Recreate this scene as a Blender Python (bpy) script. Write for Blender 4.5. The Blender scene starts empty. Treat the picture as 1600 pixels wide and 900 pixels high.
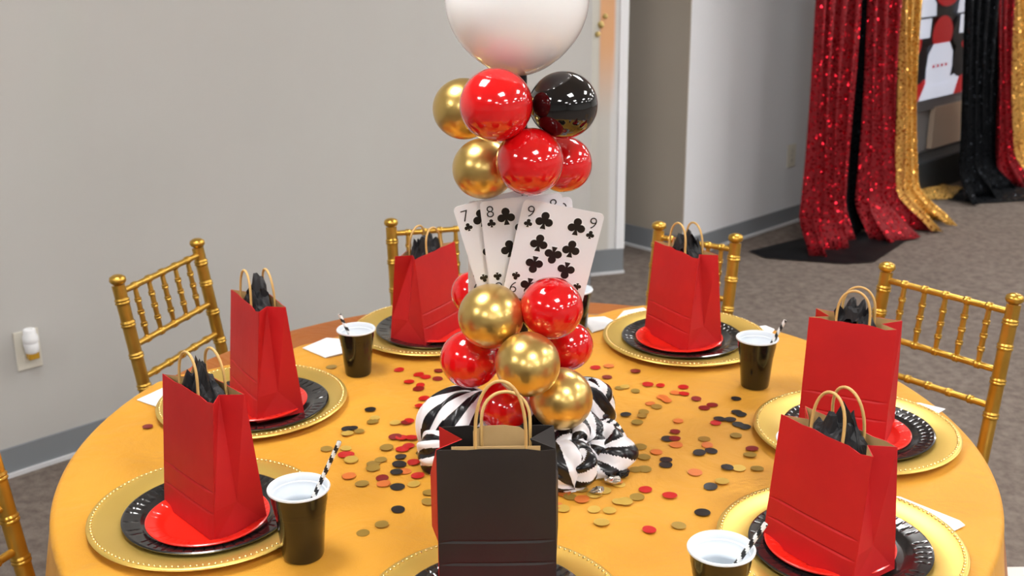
import bpy, math, random
from math import sin, cos, pi, radians, atan2, hypot
from mathutils import Vector, Matrix, Euler, noise
random.seed(7)
C = bpy.context.scene.collection
SC = bpy.context.scene

# ------------------------------------------------------------------ camera
# world unit = metre, z = 0 is the table top, the floor is at z = -0.75
FLOOR, CEIL = -0.75, 1.95
cam_d = bpy.data.cameras.new('camera'); cam = bpy.data.objects.new('camera', cam_d); C.objects.link(cam)
SC.camera = cam
cam_d.sensor_width = 36.0; cam_d.lens = 1806.8/1600*36.0
cam_d.clip_start = 0.05; cam_d.clip_end = 60
PITCH, ROLL = 0.3154, 0.0096
cam.location = (0, 0, 0.8284)
cam.matrix_world = Matrix.Translation((0, 0, 0.8284)) @ Matrix.Rotation(pi/2-PITCH, 4, 'X') @ Matrix.Rotation(-ROLL, 4, 'Z')
cam_d.dof.use_dof = True; cam_d.dof.focus_distance = 1.55; cam_d.dof.aperture_fstop = 8.0

# ------------------------------------------------------------------ world, exposure
W = bpy.data.worlds.new('world'); SC.world = W; W.use_nodes = True
W.node_tree.nodes['Background'].inputs[0].default_value = (0.9, 0.93, 1.0, 1)
W.node_tree.nodes['Background'].inputs[1].default_value = 0.3
SC.view_settings.view_transform = 'Standard'; SC.view_settings.look = 'None'
SC.view_settings.gamma = 1.0; SC.view_settings.use_curve_mapping = False
SC.view_settings.exposure = 0.0
PANEL_STRENGTH = 29.0

# ------------------------------------------------------------------ materials
def mat(name, base=(.8,.8,.8), rough=.5, metal=0., coat=0., coat_rough=.05, emit=None, spec=.5, trans=0., sheen=0., sss=0.):
    m = bpy.data.materials.new(name); m.use_nodes = True
    b = m.node_tree.nodes['Principled BSDF']
    b.inputs['Base Color'].default_value = (*base, 1); b.inputs['Roughness'].default_value = rough
    b.inputs['Metallic'].default_value = metal; b.inputs['Coat Weight'].default_value = coat
    b.inputs['Coat Roughness'].default_value = coat_rough; b.inputs['Specular IOR Level'].default_value = spec
    b.inputs['Transmission Weight'].default_value = trans; b.inputs['Sheen Weight'].default_value = sheen
    if emit:
        b.inputs['Emission Color'].default_value = (*emit[0], 1); b.inputs['Emission Strength'].default_value = emit[1]
    return m
def N(m, t): return m.node_tree.nodes.new(t)
def Lk(m, a, b): m.node_tree.links.new(a, b)
def bsdf(m): return m.node_tree.nodes['Principled BSDF']
def vary(m, scale, c1, c2, bump=0., bscale=None, detail=4, coord='Object', dist=.002, lo=.3, hi=.7, stretch=None):
    tc = N(m, 'ShaderNodeTexCoord'); src = tc.outputs[coord]
    if stretch:
        mp = N(m, 'ShaderNodeMapping'); mp.inputs['Scale'].default_value = stretch; Lk(m, src, mp.inputs[0]); src = mp.outputs[0]
    n = N(m, 'ShaderNodeTexNoise'); n.inputs['Scale'].default_value = scale; n.inputs['Detail'].default_value = detail
    r = N(m, 'ShaderNodeValToRGB'); r.color_ramp.elements[0].color = (*c1, 1); r.color_ramp.elements[1].color = (*c2, 1)
    r.color_ramp.elements[0].position = lo; r.color_ramp.elements[1].position = hi
    Lk(m, src, n.inputs['Vector']); Lk(m, n.outputs[0], r.inputs[0]); Lk(m, r.outputs[0], bsdf(m).inputs['Base Color'])
    if bump:
        n2 = N(m, 'ShaderNodeTexNoise'); n2.inputs['Scale'].default_value = bscale or scale; n2.inputs['Detail'].default_value = detail
        b = N(m, 'ShaderNodeBump'); b.inputs['Strength'].default_value = bump; b.inputs['Distance'].default_value = dist
        Lk(m, src, n2.inputs['Vector']); Lk(m, n2.outputs[0], b.inputs['Height']); Lk(m, b.outputs[0], bsdf(m).inputs['Normal'])
    return m
M = {}
M['wall'] = vary(mat('painted_wall', rough=.6), 1.3, (.455,.445,.425), (.48,.47,.45), .15, 90, dist=.001)
M['wallfar'] = vary(mat('pale_grey_wall', rough=.6), 1.3, (.68,.69,.72), (.72,.73,.76), .15, 90, dist=.001)
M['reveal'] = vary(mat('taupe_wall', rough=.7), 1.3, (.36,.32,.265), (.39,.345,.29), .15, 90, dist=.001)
M['base'] = mat('grey_rubber_baseboard', (.20,.215,.235), .45)
M['base_edge'] = mat('pale_baseboard_edge', (.62,.63,.65), .4)
M['ceil'] = mat('ceiling_tile', (.8,.8,.78), .8)
M['trimwhite'] = mat('white_trim', (.80,.81,.84), .4)
M['panel'] = mat('light_panel', (1,1,1), .5, emit=((1.0,.985,.96), PANEL_STRENGTH))
M['carpet'] = vary(mat('carpet', rough=.95, spec=.1), 38, (.125,.100,.085), (.205,.170,.148), .8, 120, dist=.004)
M['wood'] = mat('table_wood', (.30,.16,.08), .4)
M['metal'] = mat('grey_metal', (.3,.3,.3), .35, 1)
def cloth(name, c1, c2, rough=.55, sheen=.05):
    m = vary(mat(name, rough=rough, sheen=sheen, spec=.25), 5, c1, c2, 0, detail=5)
    tc = N(m,'ShaderNodeTexCoord')
    a = N(m,'ShaderNodeTexNoise'); a.inputs['Scale'].default_value = 9; a.inputs['Detail'].default_value = 5; a.inputs['Distortion'].default_value = .8
    b = N(m,'ShaderNodeTexNoise'); b.inputs['Scale'].default_value = 420; b.inputs['Detail'].default_value = 2
    Lk(m, tc.outputs['Object'], a.inputs['Vector']); Lk(m, tc.outputs['Object'], b.inputs['Vector'])
    b1 = N(m,'ShaderNodeBump'); b1.inputs['Strength'].default_value=.5; b1.inputs['Distance'].default_value=.014
    b2 = N(m,'ShaderNodeBump'); b2.inputs['Strength'].default_value=.35; b2.inputs['Distance'].default_value=.0008
    Lk(m, a.outputs[0], b1.inputs['Height']); Lk(m, b.outputs[0], b2.inputs['Height'])
    Lk(m, b1.outputs[0], b2.inputs['Normal']); Lk(m, b2.outputs[0], bsdf(m).inputs['Normal'])
    return m
M['cloth'] = cloth('gold_tablecloth', (.58,.27,.022), (.66,.32,.032))
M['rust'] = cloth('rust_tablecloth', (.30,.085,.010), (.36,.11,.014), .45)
M['goldchair'] = vary(mat('gold_chair_paint', rough=.28, metal=.85), 14, (.52,.30,.045), (.66,.40,.075), .1, 60, dist=.001)
M['charger'] = vary(mat('gold_charger', rough=.36, metal=.7), 3, (.72,.49,.11), (.78,.54,.14), .08, 200, dist=.0004)
M['bead'] = mat('gold_bead', (.95,.76,.34), .2, .85)
M['blackplate'] = mat('black_glossy_plate', (.008,.008,.009), .22, coat=.6)
M['redplate'] = mat('red_glossy_plate', (.80,.018,.008), .3, coat=.4)
M['cupblack'] = mat('black_cup', (.010,.009,.006), .16, coat=.3)
M['cupwhite'] = mat('white_cup_lining', (.78,.84,.90), .35)
M['strawblack'] = mat('straw_black', (.012,.012,.012), .4)
M['strawwhite'] = mat('straw_white', (.85,.85,.83), .5)
def paper(name, c1, c2):
    m = vary(mat(name, rough=.55, spec=.35), 9, c1, c2, .5, 16, dist=.0025)
    return m
M['redpaper'] = paper('red_paper', (.43,.006,.009), (.52,.010,.012))
M['blackpaper'] = paper('black_paper', (.016,.013,.012), (.024,.020,.018))
M['kraft'] = vary(mat('kraft_paper', rough=.7), 20, (.50,.32,.13), (.60,.40,.18), .3, 60, dist=.001)
M['handle'] = mat('kraft_handle', (.62,.38,.13), .5)
M['tissue'] = vary(mat('black_tissue', rough=.5, spec=.4), 20, (.010,.010,.012), (.022,.022,.026), .6, 40, dist=.004)
M['napkin'] = vary(mat('white_napkin', rough=.8), 20, (.82,.83,.85), (.9,.9,.9), .3, 120, dist=.0006)
M['balred'] = mat('red_balloon', (.68,.004,.006), .12, coat=1., coat_rough=.02)
M['balblack'] = mat('black_balloon', (.003,.003,.004), .08, coat=1., coat_rough=.02)
M['balgold'] = mat('gold_balloon', (.70,.48,.15), .30, .9, coat=.35, coat_rough=.1)
M['balwhite'] = mat('white_balloon', (.93,.92,.93), .1, coat=.8, coat_rough=.02)
bsdf(M['balwhite']).inputs['Subsurface Weight'].default_value=.6; bsdf(M['balwhite']).inputs['Subsurface Scale'].default_value=.08; bsdf(M['balwhite']).inputs['Subsurface Radius'].default_value=(1,.95,.95)
M['pole'] = mat('black_pole', (.01,.01,.01), .35)
M['card'] = mat('white_card', (.84,.83,.86), .3)
M['ink'] = mat('black_ink', (.006,.004,.004), .4)
M['halo'] = mat('card_white_outline', (.93,.93,.93), .35)
M['rib_w'] = mat('white_satin', (.80,.79,.83), .32, sheen=.3)
M['rib_b'] = mat('black_satin', (.008,.008,.010), .25)
for k, c, me in (('r',(.55,.012,.010),.2),('d',(.22,.012,.010),.2),('k',(.018,.015,.014),.2),('o',(.36,.22,.035),.35),('g',(.62,.40,.07),.35),('t',(.66,.17,.03),.15)):
    M['cf_'+k] = mat('confetti_'+k, c, .3, me)
M['outlet'] = mat('ivory_plate', (.66,.63,.55), .4)
M['whiteplastic'] = mat('white_plastic', (.82,.83,.85), .35)
M['amber'] = mat('amber_oil', (.62,.34,.03), .12, trans=.25)
M['dark'] = mat('dark_slot', (.02,.02,.02), .6)
M['cushion'] = mat('white_cushion', (.8,.78,.74), .8)
M['matblack'] = mat('black_sequin_puddle', (.004,.004,.005), .55, spec=.15)
def sequin(name, base, rough=.20, k=1.5, metal=.85, scale=75):
    m = mat(name, base, rough, metal, spec=.12 if 'black' in name else .4)
    tc = N(m,'ShaderNodeTexCoord'); v = N(m,'ShaderNodeTexVoronoi'); v.inputs['Scale'].default_value = scale
    Lk(m, tc.outputs['Object'], v.inputs['Vector'])
    s = N(m,'ShaderNodeVectorMath'); s.operation='SUBTRACT'; s.inputs[1].default_value=(.5,.5,.5)
    Lk(m, v.outputs['Color'], s.inputs[0])
    # round sequins at the cell centres, plain mesh fabric between them
    d = N(m,'ShaderNodeMath'); d.operation='LESS_THAN'; d.inputs[1].default_value=.42; Lk(m, v.outputs['Distance'], d.inputs[0])
    kk = N(m,'ShaderNodeMath'); kk.operation='MULTIPLY'; kk.inputs[1].default_value=k; Lk(m, d.outputs[0], kk.inputs[0])
    mt = N(m,'ShaderNodeMath'); mt.operation='MULTIPLY'; mt.inputs[1].default_value=metal; Lk(m, d.outputs[0], mt.inputs[0]); Lk(m, mt.outputs[0], bsdf(m).inputs['Metallic'])
    rr = N(m,'ShaderNodeMapRange'); rr.inputs['To Min'].default_value=.8; rr.inputs['To Max'].default_value=rough; Lk(m, d.outputs[0], rr.inputs[0]); Lk(m, rr.outputs[0], bsdf(m).inputs['Roughness'])
    cm = N(m,'ShaderNodeMix'); cm.data_type='RGBA'; cm.inputs[6].default_value=(*[c*(.75 if 'gold' in name else .38) for c in base],1); cm.inputs[7].default_value=(*base,1); Lk(m, d.outputs[0], cm.inputs[0]); Lk(m, cm.outputs[2], bsdf(m).inputs['Base Color'])
    q = N(m,'ShaderNodeVectorMath'); q.operation='SCALE'; Lk(m, kk.outputs[0], q.inputs['Scale']); Lk(m, s.outputs[0], q.inputs[0])
    g = N(m,'ShaderNodeNewGeometry'); a = N(m,'ShaderNodeVectorMath'); a.operation='ADD'
    Lk(m, g.outputs['Normal'], a.inputs[0]); Lk(m, q.outputs[0], a.inputs[1])
    n = N(m,'ShaderNodeVectorMath'); n.operation='NORMALIZE'; Lk(m, a.outputs[0], n.inputs[0])
    Lk(m, n.outputs[0], bsdf(m).inputs['Normal'])
    return m
M['sq_red'] = sequin('red_sequins', (.50,.005,.016))
M['sq_black'] = sequin('black_sequins', (.012,.014,.018), k=1.3, metal=.6)
M['sq_gold'] = sequin('gold_sequins', (.82,.47,.11))

# ------------------------------------------------------------------ mesh helpers
class MB:
    def __init__(s): s.v=[]; s.f=[]; s.m=[]
    def add(s, vs, fs, mi=0):
        o=len(s.v); s.v += [tuple(v) for v in vs]; s.f += [tuple(i+o for i in f) for f in fs]; s.m += [mi]*len(fs); return s
    def box(s, a, b, mi=0, T=None):
        vs=[Vector((x,y,z)) for x in (a[0],b[0]) for y in (a[1],b[1]) for z in (a[2],b[2])]
        if T: vs=[T@v for v in vs]
        return s.add(vs, [(0,1,3,2),(4,6,7,5),(0,4,5,1),(2,3,7,6),(0,2,6,4),(1,5,7,3)], mi)
    def lathe(s, prof, n=48, mi=0, T=None, mod=None, cap=False):
        vs=[]
        for (r,z) in prof:
            for i in range(n):
                a=2*pi*i/n; rr,zz=(mod(r,z,a) if mod else (r,z)); v=Vector((rr*cos(a),rr*sin(a),zz)); vs.append(T@v if T else v)
        fs=[]
        for j in range(len(prof)-1):
            for i in range(n):
                k=(i+1)%n; fs.append((j*n+i,j*n+k,(j+1)*n+k,(j+1)*n+i))
        if cap: fs.append(tuple(range(n-1,-1,-1))); fs.append(tuple((len(prof)-1)*n+i for i in range(n)))
        return s.add(vs, fs, mi)
    def tube(s, pts, rad, n=10, mi=0, closed=False, cap=True, mfun=None):
        pts=[Vector(p) for p in pts]; L=len(pts)
        if not hasattr(rad,'__len__'): rad=[rad]*L
        o=len(s.v); up=None
        for i,p in enumerate(pts):
            a=pts[(i-1)%L] if closed or i>0 else p; b=pts[(i+1)%L] if closed or i<L-1 else p
            t=(b-a).normalized()
            if up is None:
                up=Vector((0,0,1)) if abs(t.z)<.9 else Vector((1,0,0))
            x=(up - t*up.dot(t)).normalized(); y=t.cross(x); up=x
            for k in range(n):
                an=2*pi*k/n; s.v.append(tuple(p+x*cos(an)*rad[i]+y*sin(an)*rad[i]))
        for i in range(L if closed else L-1):
            j=(i+1)%L
            for k in range(n):
                q=(k+1)%n; s.f.append((o+i*n+k,o+i*n+q,o+j*n+q,o+j*n+k)); s.m.append(mfun(i,k) if mfun else mi)
        if cap and not closed:
            s.f.append(tuple(o+k for k in range(n-1,-1,-1))); s.m.append(mi)
            s.f.append(tuple(o+(L-1)*n+k for k in range(n))); s.m.append(mi)
        return s
    def poly(s, pts, z0, z1, mi=0, T=None):
        n=len(pts); vs=[Vector((x,y,z0)) for x,y in pts]+[Vector((x,y,z1)) for x,y in pts]
        if T: vs=[T@v for v in vs]
        return s.add(vs, [tuple(range(n-1,-1,-1)),tuple(range(n,2*n))]+[(i,(i+1)%n,n+(i+1)%n,n+i) for i in range(n)], mi)
    def sphere(s, c, r, n=12, m=8, mi=0):
        return s.lathe([(max(r*sin(pi*j/m),1e-5), -r*cos(pi*j/m)) for j in range(m+1)], n, mi, Matrix.Translation(c))
    def build(s, name, mats, parent=None, smooth=35, loc=None, rot=None):
        me=bpy.data.meshes.new(name); me.from_pydata(s.v,[],s.f); me.update()
        if not isinstance(mats,(list,tuple)): mats=[mats]
        for m in mats: me.materials.append(m)
        me.polygons.foreach_set('material_index', s.m)
        if smooth:
            me.polygons.foreach_set('use_smooth',[True]*len(me.polygons)); me.set_sharp_from_angle(angle=radians(smooth))
        me.update()
        o=bpy.data.objects.new(name, me); C.objects.link(o)
        if parent: o.parent=parent
        if loc is not None: o.location=loc
        if rot is not None: o.rotation_euler=rot
        return o
def tag(o, label=None, cat=None, group=None, kind=None):
    if label: o['label']=label
    if cat: o['category']=cat
    if group: o['group']=group
    if kind: o['kind']=kind
    return o
def empty(name, loc=(0,0,0), rz=0):
    o=bpy.data.objects.new(name,None); o.empty_display_size=.05; C.objects.link(o); o.location=loc; o.rotation_euler=(0,0,rz); return o
def copy_tree(o, parent=None):
    c=o.copy(); C.objects.link(c)
    if parent: c.parent=parent
    for ch in list(o.children): copy_tree(ch, c)
    return c
def bevel(o, w, seg=2):
    m=o.modifiers.new('bevel','BEVEL'); m.width=w; m.segments=seg; m.limit_method='ANGLE'; return o

# ------------------------------------------------------------------ the room
# E runs along the long grey wall, NV points from it into the room
E=Vector((.725,.688,0)).normalized(); NV=Vector((.688,-.725,0)).normalized()
RT=Matrix(((E.x,NV.x,0,0),(E.y,NV.y,0,0),(0,0,1,0),(0,0,0,1)))       # room coordinates (e, n, z) -> world
WN=-3.27
def P(e,n,z): return RT@Vector((e,n,z))
def room_box(name, a, b, m, kind='structure', parent=None):
    # room boxes are mirrored (left handed), so the corners are given in world space
    mb=MB(); vs=[P(x,y,z) for x in (a[0],b[0]) for y in (a[1],b[1]) for z in (a[2],b[2])]
    mb.add(vs, [(0,2,3,1),(4,5,7,6),(0,1,5,4),(2,6,7,3),(0,4,6,2),(1,3,7,5)])
    o=mb.build(name, m, parent, smooth=0)
    if kind and not parent: tag(o, kind=kind)
    return o
E0,E1,N1=-5.2,12.0,6.5
room_box('floor',(E0-.2,WN-1.4,FLOOR-.1),(E1+.2,N1+.2,FLOOR),M['carpet'])
room_box('ceiling',(E0-.2,WN-1.4,CEIL),(E1+.2,N1+.2,CEIL+.1),M['ceil'])
room_box('wall_left',(E0,WN-.12,FLOOR),(3.57,WN,CEIL),M['wall'])
room_box('wall_far',(4.2235,WN-.12,FLOOR),(E1,WN,CEIL),M['wallfar'])
room_box('wall_right',(E1,WN-1.3,FLOOR),(E1+.15,N1,CEIL),M['wall'])
room_box('wall_back',(E0,N1,FLOOR),(E1+.15,N1+.15,CEIL),M['wall'])
room_box('wall_near',(E0-.15,WN-1.3,FLOOR),(E0,N1+.15,CEIL),M['wall'])
# the recess between the two stretches of wall
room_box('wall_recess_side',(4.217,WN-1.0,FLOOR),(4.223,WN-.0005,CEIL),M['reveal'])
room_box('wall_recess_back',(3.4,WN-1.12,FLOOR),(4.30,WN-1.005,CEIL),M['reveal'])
def skirting(name, e0, e1, n, z=FLOOR, h=.088):
    room_box(name,(e0,n,z+.012),(e1,n+.008,z+h),M['base'])
    o=room_box(name.replace('baseboard','trim'),(e0,n,z),(e1,n+.018,z+.012),M['base_edge'])
skirting('baseboard_left',E0+.01,3.568,WN+.0005)
skirting('baseboard_far',4.22,E1-.01,WN+.0005)
def skirt_side(name,e,n0,n1):
    room_box(name,(e-.008,n0,FLOOR+.012),(e,n1,FLOOR+.105),M['base'])
    room_box(name.replace('baseboard','trim'),(e-.018,n0,FLOOR),(e,n1,FLOOR+.012),M['base_edge'])
skirt_side('baseboard_recess',4.2165,WN-.98,WN-.02)
# the corner pilaster at the end of the left wall, patched and stained
M['pil'] = mat('patched_plaster', rough=.6)
_m=M['pil']; tc=N(_m,'ShaderNodeTexCoord'); sx=N(_m,'ShaderNodeSeparateXYZ'); Lk(_m,tc.outputs['Object'],sx.inputs[0])
def band(src, lo, hi, soft=.01):
    a=N(_m,'ShaderNodeMapRange'); a.interpolation_type='SMOOTHSTEP'; a.inputs['From Min'].default_value=lo-soft; a.inputs['From Max'].default_value=lo+soft
    b=N(_m,'ShaderNodeMapRange'); b.interpolation_type='SMOOTHSTEP'; b.inputs['From Min'].default_value=hi-soft; b.inputs['From Max'].default_value=hi+soft; b.inputs['To Min'].default_value=1; b.inputs['To Max'].default_value=0
    Lk(_m,src,a.inputs[0]); Lk(_m,src,b.inputs[0]); c=N(_m,'ShaderNodeMath'); c.operation='MULTIPLY'; Lk(_m,a.outputs[0],c.inputs[0]); Lk(_m,b.outputs[0],c.inputs[1]); return c.outputs[0]
def mixc(fac, A, B):
    x=N(_m,'ShaderNodeMix'); x.data_type='RGBA'
    Lk(_m,fac,x.inputs[0])
    if isinstance(A,tuple): x.inputs[6].default_value=(*A,1)
    else: Lk(_m,A,x.inputs[6])
    x.inputs[7].default_value=(*B,1); return x.outputs[2]
X,Z=sx.outputs[0],sx.outputs[2]
c0=mixc(band(X,.150,.3), (.56,.54,.50), (.70,.70,.70))
mm=N(_m,'ShaderNodeMath'); mm.operation='MULTIPLY'; Lk(_m,band(X,.095,.165),mm.inputs[0]); Lk(_m,band(Z,.12,3,.20),mm.inputs[1])
c1=mixc(mm.outputs[0], c0, (.74,.40,.20))
mm2=N(_m,'ShaderNodeMath'); mm2.operation='MULTIPLY'; Lk(_m,band(X,.045,.09),mm2.inputs[0]); Lk(_m,band(Z,-.1,3,.3),mm2.inputs[1])
c2=mixc(mm2.outputs[0], c1, (.66,.64,.58))
Lk(_m,c2,bsdf(_m).inputs['Base Color'])
pa=Vector((.293,4.998,FLOOR)); pb=Vector((.5036,5.058,FLOOR)); dl=(pb-pa).length; ang=atan2(pb.y-pa.y,pb.x-pa.x)
pil=MB().box((0,0,0),(dl,.22,CEIL-FLOOR)).build('wall_pilaster',M['pil'],smooth=0,loc=pa,rot=(0,0,ang)); tag(pil,kind='structure')
# object coordinates of the pilaster start at the floor: shift its stains up
for nd in list(_m.node_tree.nodes):
    if nd.type=='SEPXYZ':
        ad=N(_m,'ShaderNodeVectorMath'); ad.operation='ADD'; ad.inputs[1].default_value=(0,0,FLOOR)
        Lk(_m,tc.outputs['Object'],ad.inputs[0]); Lk(_m,ad.outputs[0],nd.inputs[0])
o=MB().box((-.006,-.010,.012),(dl+.002,-.0005,.115)).build('baseboard_pilaster',M['base'],smooth=0,loc=pa,rot=(0,0,ang)); tag(o,kind='structure')
o=MB().box((-.006,-.018,0),(dl+.006,-.0005,.012)).build('trim_pilaster',M['base_edge'],smooth=0,loc=pa,rot=(0,0,ang)); tag(o,kind='structure')
o=MB().box((dl-.035,-.012,.116),(dl+.004,-.0005,CEIL-FLOOR-.002)).build('trim_corner',M['trimwhite'],smooth=0,loc=pa,rot=(0,0,ang)); tag(o,kind='structure')
# dried foam stuck to the pilaster
for i,(x,z,r) in enumerate(((.100,1.115,.014),(.085,1.075,.012),(.118,1.15,.011))):
    mb=MB(); mb.sphere((0,0,0),r,12,8)
    mb.v=[tuple(Vector(v)*(1+.3*noise.noise(Vector(v)*90+Vector((i,0,0))))) for v in mb.v]
    M['foam']=M.get('foam') or mat('dried_foam',(.62,.46,.16),.6)
    fo=mb.build('foam_blob',M['foam'],smooth=60); Tm=Matrix.Translation(pa)@Matrix.Rotation(ang,4,'Z'); fo.location=Tm@Vector((x,-.004,z))
    tag(fo,'small yellow blob of dried foam stuck on the pale corner post','foam blob','foam blobs on the corner post')

# ceiling light panels on a grid that follows the room
first=None
for e in (-1.77,.63,3.03,5.43,7.83,10.2):
    for n in (-1.71,.37,2.45,4.53):
        if first is None:
            first=empty('ceiling_light')
            fr=MB()
            for a,b in (((-.33,-.33,-.02),(.33,-.30,0)),((-.33,.30,-.02),(.33,.33,0)),((-.33,-.30,-.02),(-.30,.30,0)),((.30,-.30,-.02),(.33,.30,0))): fr.box(a,b)
            fr.build('frame',M['ceil'],first,smooth=0)
            MB().box((-.2995,-.2995,-.012),(.2995,.2995,-.006)).build('diffuser',M['panel'],first,smooth=0)
            r=first
        else: r=copy_tree(first)
        r.location=P(e,n,CEIL-.0005); r.rotation_euler=(0,0,atan2(E.y,E.x))
        tag(r,'square white ceiling light panel set flush overhead, out of the frame','ceiling light','ceiling light panels')

# ------------------------------------------------------------------ wall outlets
def outlet(e,z,label,duplex=True):
    t=empty('wall_outlet'); t.location=P(e,WN,z); t.rotation_euler=(pi/2,0,atan2(E.y,E.x))
    bevel(MB().box((-.037,-.060,.0003),(.037,.060,.006)).build('cover_plate',M['outlet'],t,smooth=0),.003)
    for y in (-.024,.024):
        s=bevel(MB().box((-.017,y-.014,.006),(.017,y+.014,.0085)).build('socket',M['outlet'],t,smooth=0),.003)
        sl=MB()
        for x in (-.006,.006): sl.box((x-.001,y-.002,.0086),(x+.001,y+.006,.009))
        sl.box((-.002,y-.009,.0086),(.002,y-.006,.009)); sl.build('slots',M['dark'],s,smooth=0)
    sc=MB().lathe([(.0001,.0086),(.003,.008),(.0035,.006)],12).build('screw',M['metal'],t)
    tag(t,label,'outlet'); return t
outlet(1.148,-.377,'ivory wall outlet with a white and amber plug-in above the left baseboard')
outlet(5.096,-.385,'ivory duplex wall outlet beside the first red sequin curtain')
t=empty('air_freshener'); t.location=P(1.148,WN,-.353); t.rotation_euler=(pi/2,0,atan2(E.y,E.x))
tag(t,'white plug-in air freshener with an amber oil bottle in the left outlet','air freshener')
Tm=Matrix.Translation((0,-.012,.040))@Matrix.Rotation(radians(-90),4,'X')
MB().lathe([(.001,-.034),(.017,-.034),(.020,-.028),(.0205,-.008),(.0195,-.004),(.022,0),(.022,.016),(.018,.022),(.018,.034),(.0165,.037),(.010,.037),(.009,.034),(.0001,.034)],28,0,Matrix.Translation((0,.010,.036))@Matrix.Rotation(radians(-90),4,'X')).build('body',M['whiteplastic'],t)
MB().box((-.014,-.012,.0092),(.014,.012,.02)).build('plug',M['whiteplastic'],t)
bevel(MB().box((-.016,-.044,.022),(.016,-.023,.050)).build('oil_bottle',M['amber'],t),.004)

# ------------------------------------------------------------------ curtains, banner
CN=-2.87
def curtain(name, eb0, eb1, et0, et1, m, label, folds, n0=CN, seed=0, puddle=.25, zb=FLOOR, amp=.035):
    mb=MB(); nu=folds*14; nz=70; rnd=random.Random(seed); ph=[rnd.uniform(-.5,.5) for _ in range(folds+2)]
    for j in range(nz+1):
        t=j/nz; z=zb+.012+(CEIL-.03-zb)*t; s=min(1,(t*2.1)); s=s**.8
        for i in range(nu+1):
            u=i/nu; f=u*folds; k=int(f); w=ph[k]+(ph[k+1]-ph[k])*(f-k)
            e=(eb0+(eb1-eb0)*u)*(1-s)+(et0+(et1-et0)*u)*s
            n=n0+amp*sin(2*pi*f+w*1.6)*(1-.35*t)+.012*sin(9*t+f)
            fl=max(0,1-t/.07)
            e+=.012*sin(2*pi*f*2+w*4+t*5)+fl*.05*sin(f*3+seed); n+=fl**1.5*puddle*(.35+.65*abs(sin(f*1.9+seed)))
            zz=z+fl*.025*(.5+.5*sin(f*7+seed))*(t>0)
            mb.v.append(tuple(P(e,n,zz)))
    W_=nu+1
    for j in range(nz):
        for i in range(nu):
            a=j*W_+i; mb.f.append((a,a+W_,a+W_+1,a+1)); mb.m.append(0)
    o=mb.build(name,m,smooth=180)
    so=o.modifiers.new('thick','SOLIDIFY'); so.thickness=.003; so.offset=0
    tag(o,label,'curtain','sequin curtains along the far wall'); return o
curtain('sequin_curtain',4.60,5.02,4.62,4.94,M['sq_red'],'wide dark red sequin curtain, leftmost of all beside the outlet',4,seed=1,puddle=.06)
curtain('sequin_curtain',4.92,5.34,4.84,5.22,M['sq_black'],'narrow black sequin curtain between the two nearer red ones',3,seed=2,puddle=.05,n0=CN-.07,amp=.02)
curtain('sequin_curtain',5.10,5.56,5.05,5.36,M['sq_red'],'bright red sequin curtain between black and nearer gold curtains',3,seed=3,puddle=.22)
curtain('sequin_curtain',5.49,5.74,5.34,5.53,M['sq_gold'],'gold sequin curtain left of the lit wall screen, spilling on carpet',3,seed=4,puddle=.24)
curtain('sequin_curtain',6.16,6.68,6.04,6.38,M['sq_black'],'wide black sequin curtain directly right of the lit wall screen',4,seed=5,puddle=.12)
curtain('sequin_curtain',6.62,6.93,6.36,6.58,M['sq_red'],'red sequin curtain near the right edge between black and gold',3,seed=6,puddle=.10)
curtain('sequin_curtain',6.88,7.40,6.56,7.0,M['sq_gold'],'gold sequin curtain at the right edge of the photo',4,seed=7,puddle=.18)
tr=MB().tube([P(4.4,CN,CEIL-.045),P(7.2,CN,CEIL-.045)],.016,12).build('curtain_rod',M['metal']); tag(tr,'grey metal rod carrying the sequin curtains under the ceiling','rod')
def puddle(pts, m, name, label, h=.03, seed=0):
    mb=MB(); cx=sum(p[0] for p in pts)/len(pts); cy=sum(p[1] for p in pts)/len(pts); n=len(pts)*6; ring=[]
    for i in range(n):
        a=pts[(i//6)%len(pts)]; b=pts[(i//6+1)%len(pts)]; f=(i%6)/6; ring.append((a[0]+(b[0]-a[0])*f,a[1]+(b[1]-a[1])*f))
    K=8
    for j in range(K+1):
        s=j/K
        for (x,y) in ring:
            px=cx+(x-cx)*s; py=cy+(y-cy)*s; z=FLOOR+.006+h*(1-s**3)*(.5+.5*noise.noise(Vector((px*9,py*9,seed))))
            mb.v.append(tuple(P(px,py,z)))
    for j in range(K):
        for i in range(n):
            k=(i+1)%n; mb.f.append((j*n+i,j*n+k,(j+1)*n+k,(j+1)*n+i)); mb.m.append(0)
    o=mb.build(name,m,smooth=180); tag(o,label,'fabric'); return o
puddle([(4.52,-3.1),(4.48,-2.98),(4.66,-2.66),(4.78,-2.58),(5.25,-2.66),(5.2,-3.0)],M['matblack'],'fabric_puddle','flat black sequin fabric spread under the leftmost red curtain',.02,3)
puddle([(6.15,-3.0),(6.2,-2.75),(6.5,-2.55),(6.85,-2.6),(6.9,-2.8),(6.6,-3.0)],M['sq_black'],'fabric_puddle','crumpled black sequin hem lying before the right black curtain',.03,5)
puddle([(6.12,-3.12),(6.08,-3.0),(6.2,-2.9),(6.5,-2.98),(6.5,-3.12)],M['sq_gold'],'fabric_puddle','small gold fabric heap on the carpet beside the right black curtain',.06,6)

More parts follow.
